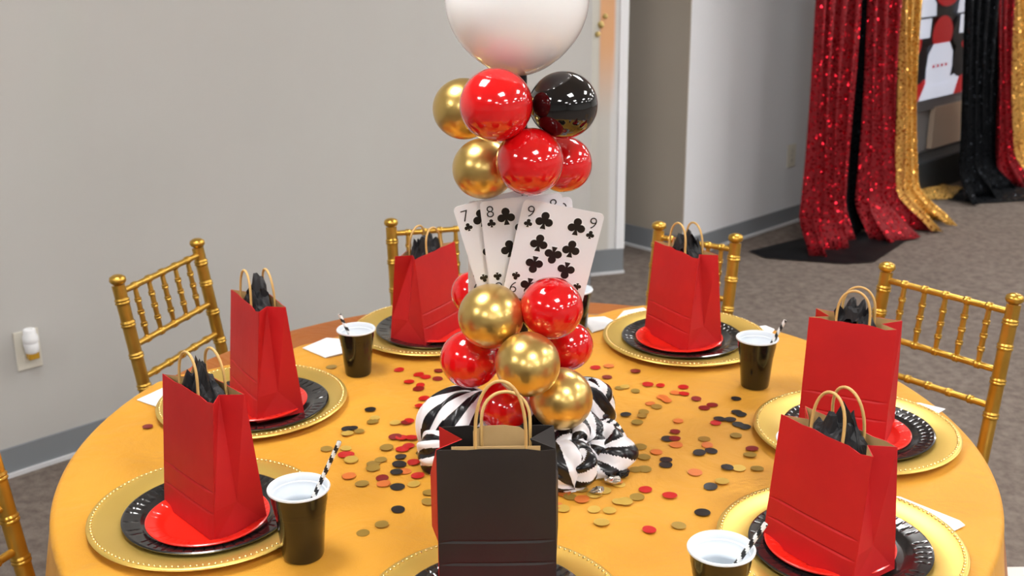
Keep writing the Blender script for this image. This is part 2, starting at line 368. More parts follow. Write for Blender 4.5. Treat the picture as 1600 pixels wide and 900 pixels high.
# a lit screen on the wall: flat picture of balloons and white emblem shapes
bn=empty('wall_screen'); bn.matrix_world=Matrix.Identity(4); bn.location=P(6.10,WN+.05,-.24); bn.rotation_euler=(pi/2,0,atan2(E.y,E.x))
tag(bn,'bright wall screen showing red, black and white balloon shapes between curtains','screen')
MB().box((0,0,-.03),(1.0,1.3,0)).build('screen_panel',mat('screen_dark',(.03,.03,.04),.4),bn,smooth=0)
MB().box((.02,-.07,-.03),(.98,-.002,-.008)).build('lower_ledge',mat('banner_grey',(.32,.32,.34),.6),bn,smooth=0)
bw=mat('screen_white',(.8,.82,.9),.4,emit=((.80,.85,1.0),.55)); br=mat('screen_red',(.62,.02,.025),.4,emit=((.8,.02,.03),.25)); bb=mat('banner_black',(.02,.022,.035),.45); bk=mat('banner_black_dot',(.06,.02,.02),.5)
def blob(x,y,rx,ry,m,z,nm='printed_balloon',neck=0):
    y*=.7; ry*=.78; pts=[]
    for i in range(36):
        a=2*pi*i/36; q=1-neck*max(0,-sin(a))**3*.4
        pts.append((x+rx*cos(a)*q,y+ry*sin(a)))
    MB().poly(pts,z-.002,z).build(nm,m,bn,smooth=0)
def quad(pts,m,z,nm='printed_shape'):
    pts=[(x,y*.72) for x,y in pts]; MB().poly(pts,z-.002,z).build(nm,m,bn,smooth=0)
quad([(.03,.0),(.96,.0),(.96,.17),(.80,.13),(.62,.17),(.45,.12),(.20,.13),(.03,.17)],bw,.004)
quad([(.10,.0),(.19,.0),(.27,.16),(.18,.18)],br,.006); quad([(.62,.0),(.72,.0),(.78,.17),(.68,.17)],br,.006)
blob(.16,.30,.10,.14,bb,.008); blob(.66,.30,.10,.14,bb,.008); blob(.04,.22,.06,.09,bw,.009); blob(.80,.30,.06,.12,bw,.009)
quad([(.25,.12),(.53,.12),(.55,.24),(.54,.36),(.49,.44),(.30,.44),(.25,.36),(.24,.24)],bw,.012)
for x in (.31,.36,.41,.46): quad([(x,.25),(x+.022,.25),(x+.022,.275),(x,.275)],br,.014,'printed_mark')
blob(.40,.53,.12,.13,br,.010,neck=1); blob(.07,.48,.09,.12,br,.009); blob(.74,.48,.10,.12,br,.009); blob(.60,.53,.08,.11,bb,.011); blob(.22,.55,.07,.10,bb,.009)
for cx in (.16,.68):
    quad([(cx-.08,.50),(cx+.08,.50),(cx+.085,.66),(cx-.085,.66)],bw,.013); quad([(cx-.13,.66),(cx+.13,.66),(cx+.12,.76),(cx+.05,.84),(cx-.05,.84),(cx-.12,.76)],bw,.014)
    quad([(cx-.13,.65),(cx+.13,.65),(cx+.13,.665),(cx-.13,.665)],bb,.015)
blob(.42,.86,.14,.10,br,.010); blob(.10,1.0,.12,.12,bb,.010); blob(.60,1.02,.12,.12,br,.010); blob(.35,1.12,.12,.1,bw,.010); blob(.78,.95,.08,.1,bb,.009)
# beige board leaning under the banner and a dark box at its foot
o=room_box('beige_board',(6.52,WN+.02,FLOOR+.20),(7.04,WN+.05,-.30),mat('beige_board',(.80,.64,.50),.7),kind=None); tag(o,'plain beige board standing against the far wall under the lit screen','board')
o=room_box('black_riser',(6.10,WN+.02,FLOOR),(7.30,WN+.18,FLOOR+.19),mat('riser_black',(.035,.04,.045),.6),kind=None); bevel(o,.01); tag(o,'low dark riser along the far wall under the beige board','riser')

# ------------------------------------------------------------------ table and its two cloths
TX,TY,TR=.018,1.737,.733
tb=empty('round_table',(TX,TY,FLOOR)); tag(tb,'round banquet table hidden under the gold cloth','table')
bevel(MB().lathe([(.0001,.722),(.722,.722),(.722,.745),(.0001,.745)],96).build('tabletop',M['wood'],tb),.003)
for a in (45,135,225,315):
    x,y=.42*cos(radians(a)),.42*sin(radians(a))
    MB().tube([(x,y,.001),(x,y,.36),(x*.95,y*.95,.7215)],.014,12).build('leg',M['metal'],tb)
def smooth(a,b,x):
    t=max(0,min(1,(x-a)/(b-a))); return t*t*(3-2*t)
def cloth_obj(name, m, radius, z, drape, seed, droplen):
    mb=MB(); n=360; radii=[.0,.1,.2,.3,.38,.45,.51,.56,.60,.64,.67,.695,.712,.724]
    rows=[]
    for q in radii: rows.append(('t',q/TR))
    for a in (15,35,55,75,90): rows.append(('c',a))
    for k in range(1,15): rows.append(('d',k/14))
    for kind,v in rows:
        for i in range(n):
            an=2*pi*i/n; R0=radius(an); full=R0>=TR-.004
            if kind=='t':
                r=v*R0 if not full else v*TR; zz=z+.0022*noise.noise(Vector((r*cos(an)*6,r*sin(an)*6,seed)))*smooth(.02,.2,v)*smooth(1.0,.8,v)
            elif kind=='c':
                if full: r=TR-.010+.012*sin(radians(v)); zz=z-.012*(1-cos(radians(v)))
                else: r=R0*(.99+.01*v/90); zz=z-.0012*(v/90)
            else:
                if full:
                    f=sin(an*19+1.5*sin(an*3+seed)); g=sin(an*8+seed)
                    r=TR+.002+v*.030+v**.8*(.020*f+.010*g); zz=z-.012-v*droplen*(1+.02*g)
                else: r=R0; zz=z-.0012-.0004*v
            mb.v.append((r*cos(an),r*sin(an),zz))
    for j in range(len(rows)-1):
        for i in range(n):
            k=(i+1)%n; mb.f.append((j*n+i,j*n+k,(j+1)*n+k,(j+1)*n+i)); mb.m.append(0)
    mb.f=mb.f[::-1]; 
    o=mb.build(name,m,smooth=180,loc=(TX,TY,0)); return o
def r_full(a): return TR
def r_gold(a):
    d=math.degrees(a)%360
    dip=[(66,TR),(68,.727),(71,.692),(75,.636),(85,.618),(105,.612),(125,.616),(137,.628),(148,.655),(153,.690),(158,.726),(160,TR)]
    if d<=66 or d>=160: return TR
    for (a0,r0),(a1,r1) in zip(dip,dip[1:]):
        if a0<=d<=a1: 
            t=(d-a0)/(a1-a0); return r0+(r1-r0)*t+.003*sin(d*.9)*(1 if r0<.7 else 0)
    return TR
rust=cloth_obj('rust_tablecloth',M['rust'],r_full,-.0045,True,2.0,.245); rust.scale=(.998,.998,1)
tag(rust,'rust brown round undercloth showing along the far table edge','tablecloth')
gold=cloth_obj('gold_tablecloth',M['cloth'],r_gold,0,True,5.0,.255)
tag(gold,'golden yellow satin tablecloth draped over the round table','tablecloth')

# ------------------------------------------------------------------ chiavari chairs
def bumps(p0,p1,r,marks,rb=1.32,w=.006,rend=None,seg=26):
    # a turned rod from p0 to p1 with double rings at the given fractions
    p0,p1=Vector(p0),Vector(p1); L=(p1-p0).length; ts=set([0,1])
    for i in range(1,seg): ts.add(i/seg)
    for mk in marks:
        for d in (-2.3,-1.7,-1.2,-.6,0,.6,1.2,1.7,2.3): ts.add(mk+d*w/L)
    ts=sorted(t for t in ts if 0<=t<=1); pts=[];rad=[]
    for t in ts:
        q=r
        if rend: q=rend+(r-rend)*min(1,sin(pi*t)*1.6)
        for mk in marks:
            d=abs(t-mk)*L/w
            if d<1.5: q=max(q, r*(rb if .35<d<1.35 else rb*.9))
        pts.append(p0+(p1-p0)*t); rad.append(q)
    return pts,rad
def chair(A,B,out,label,cushion=False,zt=.12,grp='gold chiavari chairs around the table',lean=.16):
    A,B,out=Vector(A),Vector(B),Vector(out).normalized(); w=(B-A).length; mid=(A+B)/2
    # local frame: x from A to B, y outward; the seat is 0.29 in front of the back
    ex=(B-A).normalized(); ey=Vector((-ex.y,ex.x)); sgn=1 if ey.dot(out)>0 else -1
    t=empty('chiavari_chair',(mid.x-out.x*lean*.40,mid.y-out.y*lean*.40,FLOOR),atan2(ex.y,ex.x))
    tag(t,label,'chair',grp); m=M['goldchair']; H=zt-FLOOR; S=H-.40; hw=w/2; r=.0135
    def y(z): return sgn*(max(0,z-S)*lean)
    for s in (-1,1):
        pts=[];rad=[]
        for (z0,z1,mk,) in ((0,S,(.35,.9)),(S,H-.018,(.06,.40+.02,.60,.78,1-.035/.382))):
            a,b=bumps((s*hw,y(z0)+(sgn*.03*(1-z0/S) if z0<S else 0),z0),(s*hw,y(z1),z1),r,mk,1.16,.0036,seg=14)
            if pts: a,b=a[1:],b[1:]
            pts+=a;rad+=b
        post=MB().tube(pts,rad,16).build('back_post',m,t,smooth=50)
        fz=H-.020; MB().lathe([(.0001,0),(.009,0),(.009,.004),(.015,.007),(.0175,.012),(.016,.019),(.009,.023),(.0001,.024)],20,0,Matrix.Translation((s*hw,y(fz),fz))).build('finial',m,post,smooth=70)
    z1,z2,z3=H-.034,H-.150,H-.222
    k5=[(i+1)/6 for i in range(5)]
    for nm,z in (('top_rail',z1),('middle_rail',z2),('lower_rail',z3)):
        a,b=bumps((-hw,y(z),z),(hw,y(z),z),.0068,k5,1.32,.0036,seg=8); MB().tube(a,b,12).build(nm,m,t,smooth=50)
    for f in k5:
        x=-hw+w*f; a,b=bumps((x,y(z2),z2),(x,y(z1),z1),.0058,(.27,.5,.73),1.34,.0030,rend=.0045,seg=10)
        MB().tube(a,b,10).build('spindle',m,t,smooth=40)
    D=-sgn*.29
    bevel(MB().box((-hw*1.0,min(0,D),S-.02),(hw*1.0,max(0,D),S)).build('seat',m,t),.006)
    for s in (-1,1):
        a,b=bumps((s*hw*1.05,D*.93,0),(s*hw*1.0,D*.93,S-.0205),.012,(.3,.6,.92),1.2,.006,seg=6); MB().tube(a,b,12).build('front_leg',m,t,smooth=50)
        for z in (.14,.24):
            a,b=bumps((s*hw,sgn*.02,z),(s*hw,D*.93,z),.006,(.33,.66),1.4,.005,seg=6); MB().tube(a,b,8).build('stretcher',m,t,smooth=50)
    for z in (.17,.27):
        a,b=bumps((-hw,D*.93,z),(hw,D*.93,z),.006,(.33,.66),1.4,.005,seg=6); MB().tube(a,b,8).build('stretcher',m,t,smooth=50)
    if cushion:
        mb=MB(); n=24; pts=[]
        c=mb.box((-hw*1.02,min(-sgn*.02,D*1.04),S+.0005),(hw*1.02,max(-sgn*.02,D*1.04),S+.032)); o=c.build('seat_cushion',M['cushion'])
        bevel(o,.012,4); o.matrix_world=Matrix.Translation(t.location)@Matrix.Rotation(t.rotation_euler.z,4,'Z'); tag(o,'white seat cushion on the chair at the right edge of the photo','cushion')
    return t
chair((-.815,2.273),(-.721,2.547),(-.95,.33),'gold chiavari chair standing before the left wall, fully visible back')
chair((-.29,2.715),(-.060,2.77),(-.2,.98),'gold chiavari chair behind the bag beside the playing cards')
chair((.353,2.66),(.514,2.546),(.58,.81),'gold chiavari chair behind the far right red bag, near the pilaster')
chair((.787,2.311),(.965,2.098),(.77,.64),'large gold chiavari chair at the right with open spindle back on carpet')
chair((-.800,1.590),(-.905,1.340),(-.92,.39),'gold chiavari chair cut off at the lower left corner of the photo')
chair((1.19,1.48),(1.19,1.74),(1,.02),'gold chair just out of frame at the right edge, its white cushion showing',cushion=True)

# ------------------------------------------------------------------ place settings
def make_charger():
    prof=[(.0001,.0035),(.105,.0035),(.116,.0055),(.124,.0095),(.150,.0125),(.160,.0135),(.1645,.0130),(.1655,.0115),(.1640,.0098),(.150,.0088),(.122,.0050),(.112,.0018),(.100,.0008),(.0001,.0008)]
    o=MB().lathe(prof,128).build('charger_plate',M['charger'],smooth=60)
    mb=MB()
    for i in range(125):
        a=2*pi*i/125; mb.sphere((.1585*cos(a),.1585*sin(a),.0138),.0021,6,4)
    b=mb.build('beaded_rim',M['bead'],o,smooth=180); tag(b,kind='stuff'); return o
def pleat(n,amp,r0,r1):
    def f(r,z,a):
        if r<r0 or r>r1: return r,z
        ph=(a*n/(2*pi))%1; d=1 if ph<.14 else 0
        s=sin(pi*(r-r0)/(r1-r0)); return r,z-amp*d*s
    return f
def make_plate(name,R,m,n):
    k=R/.118
    prof=[(.0001,.0030),(.080*k,.0030),(.086*k,.0045),(.092*k,.0090),(.0945*k,.0100),(.1*k,.0112),(.106*k,.0122),(.112*k,.0130),(.1155*k,.0135),(.118*k,.0125),(.1175*k,.0108),(.112*k,.0112),(.094*k,.0085),(.087*k,.0030),(.081*k,.0006),(.0001,.0006)]
    mb=MB(); N_=n*7
    mb.lathe(prof,N_,0,None,pleat(n,.0018,.0945*k,.1150*k)); return mb.build(name,m,smooth=28)
ch0=make_charger(); bp0=make_plate('dinner_plate',.1205,M['blackplate'],52); rp0=make_plate('dessert_plate',.086,M['redplate'],44)
def bag_mesh(t,w,d,dt,h,mf,mb_,mside_l,mside_r,seed,puffed=False):
    # open paper bag: base w x d, mouth w x dt, gussets folded inward, 1.2 mm walls
    rnd=random.Random(seed); hw=w/2; inner=M['blackpaper'] if mf is M['blackpaper'] else M['kraft']
    def wob(s): return s*rnd.uniform(-1,1)
    def panel(name,pts,fs,m,parent=t):
        o=MB().add(pts,fs).build(name,m,parent,smooth=0)
        so=o.modifiers.new('thick','SOLIDIFY'); so.thickness=.0011; so.offset=0
        o.data.materials.append(inner); so.use_rim=True; so.material_offset=1
        return o
    hs=[0,.185,.2,.215,.345,.36,.375,.55,.75,.9,1]
    def half(z): 
        q=z/h; return d/2+(dt/2-d/2)*q
    for sg,nm,m in ((-1,'front_panel',mf),(1,'back_panel',mb_)):
        nx=8; pts=[];fs=[]
        for j,q in enumerate(hs):
            for i in range(nx+1):
                u=i/nx; x=(-hw+w*u)*(1-.012*q); y=sg*half(q*h)
                bulge=.0025*sin(pi*u)*sin(pi*q)+wob(.00008)*(0<i<nx)*(0<j)
                if j in(2,5): bulge-=.0014
                zz=q*h+(wob(.0014)+ (-.004*math.exp(-((u-.86)/.06)**2) if sg<0 else 0) if j==len(hs)-1 else 0)
                pts.append((x,y+sg*bulge*(0<i<nx),zz))
        for j in range(len(hs)-1):
            for i in range(nx): a=j*(nx+1)+i; fs.append((a,a+1,a+nx+2,a+nx+1) if sg<0 else (a,a+nx+1,a+nx+2,a+1))
        o=panel(nm,pts,fs,m); 
    for sx,m in ((-1,mside_l),(1,mside_r)):
        # bottom triangle stays flat, above it the centre line folds inward
        za=d*.55; inn=(lambda q: .030 if q==1 else (-.010 if sx<0 else -.004)) if puffed else (lambda q: .0055+.0215*max(0,(q*h-za)/(h-za)))
        pts=[(sx*hw,-d/2,0),(sx*hw,d/2,0),(sx*(hw-.0055*(not puffed)),0,za)]
        rows=[]
        qs=[.36,.55,.75,1] if puffed else [1]
        rows0=[(sx*hw,-half(za),za),(sx*hw,half(za),za)]
        pts+=rows0
        for q in qs:
            b=len(pts); z=q*h; X=sx*hw*(1-.012*q); pts+=[(X,-half(z),z),(X-sx*inn(q),0,z-.002*(q==1)),(X,half(z),z)]; rows.append(b)
        fs=[(0,1,2),(0,2,3),(1,4,2)]
        b=rows[0]; fs+=[(3,2,b+1,b),(2,4,b+2,b+1)]
        for a,b in zip(rows,rows[1:]): fs+=[(a,a+1,b+1,b),(a+1,a+2,b+2,b+1)]
        if sx<0: fs=[f[::-1] for f in fs]
        panel('side_gusset',pts,fs,m)
    panel('bottom',[(-hw,-d/2,.0008),(hw,-d/2,.0008),(hw,d/2,.0008),(-hw,d/2,.0008)],[(0,1,2,3)],mf)
def handle(t,w,y,h,H,lean,tilt=0,m=None,x0=0):
    pts=[]; hw=w/2
    zs=[H-.035,H-.02,H-.005]
    for z in zs: pts.append((x0-hw,y,z))
    for i in range(1,20):
        a=pi-pi*i/20; z=H+h*sin(a)**.75; pts.append((x0+hw*cos(a)*(1+.05*sin(a)),y+lean*(z-H),z))
    for z in zs[::-1]: pts.append((x0+hw,y,z))
    return MB().tube(pts,.0021,8).build('handle',m or M['handle'],t,smooth=80)
def tissue(t,hw,hd,H,seed,bias=0):
    # soft folded peaks, a few standing leaves
    # crumpled sheet: a dome of jagged peaks filling the mouth
    rnd=random.Random(seed); mb=MB(); nx,ny=22,9
    for j in range(ny+1):
        for i in range(nx+1):
            u=i/nx*2-1; v=j/ny*2-1; q=noise.noise(Vector((u*2.3+seed,v*1.7,seed*.7))); q2=noise.noise(Vector((u*5+seed,v*4,3.3)))
            e=(1-abs(u)**4)*(1-v*v*.6)
            z=H-.022+e*(.030+.055*max(0,q+.1)+.010*q2+bias*.02*u)
            lim=1 if z<H else .95
            mb.v.append((u*hw*lim+.004*q2,v*hd*(1+.3*max(0,z-H)/.03)+.003*q,z))
    W_=nx+1
    for j in range(ny):
        for i in range(nx):
            a=j*W_+i; mb.f += [(a,a+1,a+W_+1),(a,a+W_+1,a+W_)]; mb.m += [0,0]
    # a few sharp leaves standing up
    for k in range(3 if H>.165 else 0):
        x=rnd.uniform(-.7,.7)*hw; y=rnd.uniform(-.5,.5)*hd; a=rnd.uniform(0,pi); L=rnd.uniform(.018,.036); ww=rnd.uniform(.012,.020)
        dx,dy=cos(a)*ww,sin(a)*ww*.6; b=H-.012; lx,ly=rnd.uniform(-.012,.012),rnd.uniform(-.010,.010)
        mb.add([(x-dx,y-dy,b),(x+dx,y+dy,b),(x+lx+dx*.7,y+ly+dy*.7,H+L*.6),(x+lx,y+ly,H+L),(x+lx-dx*.6,y+ly-dy*.6,H+L*.5),(x+ly*.3,y+.006,b+L*.5)],[(0,1,5),(1,2,5),(2,3,5),(3,4,5),(4,0,5)])
    o=mb.build('tissue_paper',M['tissue'],smooth=0); so=o.modifiers.new('thick','SOLIDIFY'); so.thickness=.0005; so.offset=0
    o.matrix_world=Matrix.Translation(t.location)@Matrix.Rotation(t.rotation_euler.z,4,'Z'); return o
ZB=.0115  # top of the stack of plates where a bag stands
def setting(cx,cy,bag,plates,names,first=[True]):
    lab_ch,lab_bl,lab_rd=names
    def put(o,src,loc,rz,label,cat,grp):
        if src is None: r=o
        else: r=copy_tree(o)
        r.location=loc; r.rotation_euler=(0,0,rz); tag(r,label,cat,grp); return r
    s=None if first[0] else 1; first[0]=False
    rz=random.uniform(0,6)
    put(ch0,s,(cx,cy,.0008),rz,lab_ch,'charger','gold chargers around the table')
    bx,by,rx,ry=plates
    put(bp0,s,(cx+bx,cy+by,.0045),rz,lab_bl,'plate','black plates on the chargers')
    put(rp0,s,(cx+rx,cy+ry,.0078),rz+1,lab_rd,'plate','red plates on the black plates')
    return
def bag(cx,cy,ang,label,tlabel,hh=.200,w=.145,d=.083,dt=.046,seed=1,mats=None,hf=(.052,.05),hb=(.048,-.05),hwid=.052,lean=(0,0),bias=0,hx=(0,0)):
    t=empty('gift_bag',(cx,cy,ZB),radians(ang)); R=M['redpaper']; mats=mats or (R,R,R,R)
    puffed=mats[0] is M['blackpaper']
    bag_mesh(t,w,d,dt,hh,*mats,seed,puffed)
    if puffed:
        MB().box((-w*.37,-dt/2+.0012,hh-.03),(w*.37,-dt/2+.0019,hh+.003)).build('inner_lip',M['kraft'],t,smooth=0)
        MB().poly([(-.030,hh-.034),(.036,hh-.034),(.036,hh-.006),(.030,hh-.001),(.010,hh+.002),(-.018,hh+.001),(-.030,hh-.006)],-.0006,0,0,Matrix.Translation((0,dt/2-.0012,0))@Matrix.Rotation(pi/2,4,'X')).build('handle_patch',M['kraft'],t,smooth=0)
    handle(t,hwid,-dt/2+.0022,hf[0],hh,hf[1],x0=hx[0]); handle(t,hwid,dt/2-.0022,hb[0],hh,hb[1],x0=hx[1])
    tag(t,label,'gift bag','paper gift bags on the plates')
    ti=tissue(t,w/2-.034,dt/2-.006,hh+bias,seed*3+1); tag(ti,tlabel,'tissue paper','black tissue in the gift bags'); return t
def names(w): return ('gold charger plate with beaded rim '+w,'black pleated paper plate '+w,'small red paper plate '+w)
S=[('fr',(-.033,1.251)),('nl',(-.443,1.487)),('lm',(-.460,1.883)),('fl',(-.163,2.249)),('fm',(.100,2.335)),('far',(.348,2.182)),('rm',(.564,1.738)),('nr',(.441,1.382))]
setting(-.026,1.235,None,(0,0,0,0),names('under the black bag in front'))
setting(-.443,1.487,None,(.006,-.010,.010,-.030),names('nearest at the left, beside the cup'))
setting(-.460,1.883,None,(.016,-.022,.014,-.024),names('second from the front at the left'))
setting(-.163,2.249,None,(.004,-.014,.010,-.024),names('far left before the chair, behind the cup'))
setting(.348,2.182,None,(-.008,-.012,-.016,-.024),names('far right, before the far right chair'))
setting(.564,1.738,None,(.002,-.006,-.006,-.022),names('right middle, before the large open chair'))
setting(.441,1.382,None,(-.004,-.012,-.018,-.014),names('nearest at the right'))
K=M['blackpaper']; R=M['redpaper']
sp=copy_tree(ch0); sp.location=(.076,2.372,.0006); sp.scale=(.52,.52,.8); tag(sp,'small gold plate at the far table edge, its rim peeking out behind the balloon column','plate','plates at the far edge')
bag(-.0216,1.3125,0,'black fronted gift bag with red left side, nearest of all, centre front','black tissue deep inside the black bag in front',.193,.147,.083,.066,11,(K,K,R,K),(.088,.02),(.042,.35),.062,hx=(.006,.012),bias=-.050)
bag(-.428,1.476,-47.5,'red paper gift bag nearest at the left on a red plate','black tissue poking out of the nearest left red bag',seed=2)
bag(-.433,1.867,-59,'red paper gift bag behind the nearest left bag, before the left chair','black tissue peeking from the second red bag at the left',.194,seed=3)
bag(-.172,2.219,-120,'red paper gift bag left of the balloon column, gusset side showing','black tissue in the bag left of the playing cards',.177,seed=4,hf=(.045,.1),hb=(.045,-.1))
bag(.340,2.170,-62,'red paper gift bag right of the playing cards, before the far right chair','black tissue in the red bag right of the playing cards',.188,seed=5)
bag(.5500,1.745,-28,'red paper gift bag at the right before the large open chair','black tissue spilling from the red bag before the large chair',.190,w=.138,seed=6)
bag(.416,1.353,-56,'red paper gift bag nearest at the right, overlapping the one behind','tall black tissue in the nearest right red bag',.179,w=.152,seed=7,hf=(.056,.1),hb=(.056,-.15))

# ------------------------------------------------------------------ cups and straws
def make_cup():
    t=empty('plastic_cup')
    prof=[(.0001,.0025),(.022,.0025),(.0245,.0005),(.0262,.0005),(.0275,.004),(.0330,.066),(.0338,.0665),(.0343,.074),(.0350,.0745),(.0356,.0815),(.0364,.082),(.0376,.0975),(.0378,.0985),(.0374,.0980),(.0350,.0855),(.0350,.0815),(.0345,.0745),(.0338,.074),(.0337,.0665),(.0329,.0655),(.0268,.006),(.0001,.006)]
    MB().lathe(prof,64).build('cup_wall',M['cupblack'],t,smooth=40)
    prof=[(.0001,.0066),(.0258,.0066),(.0316,.066),(.0309,.0672),(.0312,.0740),(.0327,.0752),(.0329,.0820),(.0343,.0832),(.0346,.0905),(.0361,.0915),(.0366,.0988),(.0384,.1012),(.0402,.1012),(.0411,.0998),(.0408,.0984),(.0392,.0978),(.0380,.0984)]
    MB().lathe(prof,64).build('cup_lining',M['cupwhite'],t,smooth=50)
    return t
cup0=make_cup(); cf=[True]
def cup(x,y,s,label):
    r=cup0 if cf[0] else copy_tree(cup0); cf[0]=False
    r.location=(x,y,.001); r.scale=(s,s,s); tag(r,label,'cup','black plastic cups on the table'); return r
cup(-.286,1.379,1.02,'black plastic cup nearest at the left with a long striped straw')
cup(-.2915,2.026,.89,'black plastic cup at the far left beside a folded napkin')
cup(.4408,1.949,.93,'black plastic cup at the far right in front of the cloth edge')
cup(.2476,1.219,1.0,'black plastic cup cut by the lower frame edge, nearest right')
cup(.420,1.516,1.0,'black plastic cup half hidden behind the nearest right red bag')
cup(.129,2.247,.9,'black plastic cup behind the playing cards, only its white rim showing')
def straw(p0,p1,label):
    p0,p1=Vector(p0),Vector(p1); L=(p1-p0).length; n=64; nn=16
    pts=[p0+(p1-p0)*i/n for i in range(n+1)]
    turns=L/.017
    mf=lambda i,k: 1 if ((i/n*turns*1.0+k/nn)%1)<.5 else 0
    mb=MB().tube(pts,.0031,nn,cap=False,mfun=mf); mb.tube(pts[::-1],.0025,nn,cap=False,mfun=lambda i,k:1)
    o=mb.build('paper_straw',[M['strawblack'],M['strawwhite']],smooth=80); tag(o,label,'straw','striped paper straws'); return o
straw((-.304,1.383,.012),(-.228,1.379,.169),'black and white striped straw in the nearest left cup')
straw((-.276,2.026,.012),(-.321,2.026,.120),'black and white striped straw leaning left in the far left cup')
straw((.432,1.949,.012),(.489,1.949,.127),'black and white striped straw leaning right in the far right cup')
straw((.226,1.219,.012),(.298,1.214,.136),'black and white striped straw in the cup at the lower frame edge')

# ------------------------------------------------------------------ napkins
def napkin(pts,label,z=.0016,layers=3):
    t=MB(); cx=sum(p[0] for p in pts)/len(pts); cy=sum(p[1] for p in pts)/len(pts)
    for k in range(layers):
        s=1-.03*k; q=[(cx+(x-cx)*s+.0012*k,cy+(y-cy)*s-.001*k) for x,y in pts]; t.poly(q,z+k*.0009,z+k*.0009+.0006)
    o=t.build('paper_napkin',M['napkin'],smooth=0); tag(o,label,'napkin','white napkins under the chargers')
napkin([(-.674,1.908),(-.635,1.975),(-.570,1.990),(-.604,1.859)],'white paper napkin under the left charger before the left chair',layers=2)
napkin([(-.42,2.160),(-.38,2.217),(-.333,2.204),(-.315,2.139),(-.365,2.104)],'folded white napkin beside the far left cup')
napkin([(.150,2.300),(.164,2.325),(.195,2.330),(.215,2.300),(.200,2.260),(.164,2.232)],'crumpled white napkin left of the far right charger',layers=3)
napkin([(.221,2.315),(.242,2.366),(.286,2.386),(.300,2.335)],'white napkin tucked behind the far right charger at the cloth edge',layers=2)
napkin([(.480,2.249),(.526,2.264),(.541,2.24),(.519,2.199),(.484,2.219)],'white napkin between the far right charger and the cup',layers=2)
napkin([(.672,1.864),(.712,1.862),(.748,1.835),(.724,1.812),(.680,1.815)],'white napkin beyond the right middle charger near the table edge',layers=1)
napkin([(.545,1.500),(.558,1.524),(.567,1.524),(.630,1.451),(.633,1.438),(.600,1.415),(.560,1.45)],'long folded white napkin at the nearest right charger',layers=2)

# ------------------------------------------------------------------ balloon centrepiece
st=empty('balloon_stand',(.018,1.71,.0008)); tag(st,'black pole and round foot carrying the balloon column','stand')
MB().lathe([(.0001,0),(.095,0),(.095,.004),(.088,.008),(.014,.012),(.0001,.012)],48).build('foot',M['pole'],st)
MB().tube([(0,0,.0115),(0,0,.615)],.007,14).build('pole',M['pole'],st)
def balloon(c,r,m,label,grp='balloons of the centrepiece',elong=1.03,tgt=None):
    c=Vector(c); r*=1.03; ax=Vector((.018,1.71,c.z))-c
    if tgt is not None: ax=Vector(tgt)-c
    if ax.length<.01: ax=Vector((0,0,-1))
    ax.normalize(); T=Vector((0,0,-1)).rotation_difference(ax).to_matrix().to_4x4()
    prof=[]
    for j in range(49):
        a=pi*j/48; z=-cos(a)*r*elong; rr=sin(a)*r
        if z<0: z-= r*.07*max(0,cos(a))**6
        prof.append((max(rr,1e-5),z))
    o=MB().lathe(prof,64).build('balloon',m,smooth=180); o.matrix_world=Matrix.Translation(c)@T
    tag(o,label,'balloon',grp)
    k=MB().lathe([(.0001,.004),(.003,.002),(.0025,-.003),(.0045,-.007),(.0038,-.0075),(.0001,-.005)],12,0,Matrix.Translation((0,0,-r*elong-r*.07-.001))).build('knot',m,o)
    return o
BR,BK,BG,BW=M['balred'],M['balblack'],M['balgold'],M['balwhite']
balloon((.011,1.715,.709),.1015,BW,'big glossy white balloon topping the column',elong=1.0,tgt=(.018,1.715,.2))
balloon((-.020,1.626,.569),.0499,BR,'red balloon at the upper left directly under the white one')
balloon((.077,1.670,.561),.0470,BK,'glossy black balloon under the white one at the right')
balloon((-.071,1.760,.542),.0450,BG,'gold balloon partly hidden behind the upper left red one')
balloon((-.041,1.700,.462),.0440,BG,'gold balloon lower left of the upper cluster, above the cards')
balloon((.027,1.633,.486),.0473,BR,'red balloon at the centre just above the playing cards')
balloon((.081,1.750,.457),.0419,BR,'red balloon half hidden below the black balloon')
balloon((-.032,1.640,.249),.0476,BG,'gold balloon at the left just below the playing cards')
balloon((.059,1.640,.261),.0456,BR,'red balloon at the right just below the playing cards')
balloon((.022,1.580,.195),.0465,BG,'gold balloon at the centre, foremost of the lower cluster')
balloon((.073,1.620,.122),.0463,BG,'lowest gold balloon resting on the striped ribbon at the right')
balloon((-.066,1.670,.169),.0442,BR,'red balloon at the lower left above the striped ribbon')
balloon((.089,1.740,.162),.0387,BR,'dark red balloon at the lower right behind two gold ones')
balloon((-.062,1.770,.243),.0347,BR,'red balloon peeking out left behind the card and gold balloon')
balloon((-.014,1.660,.093),.0396,BR,'red balloon low in the ribbon behind the black bag handles')

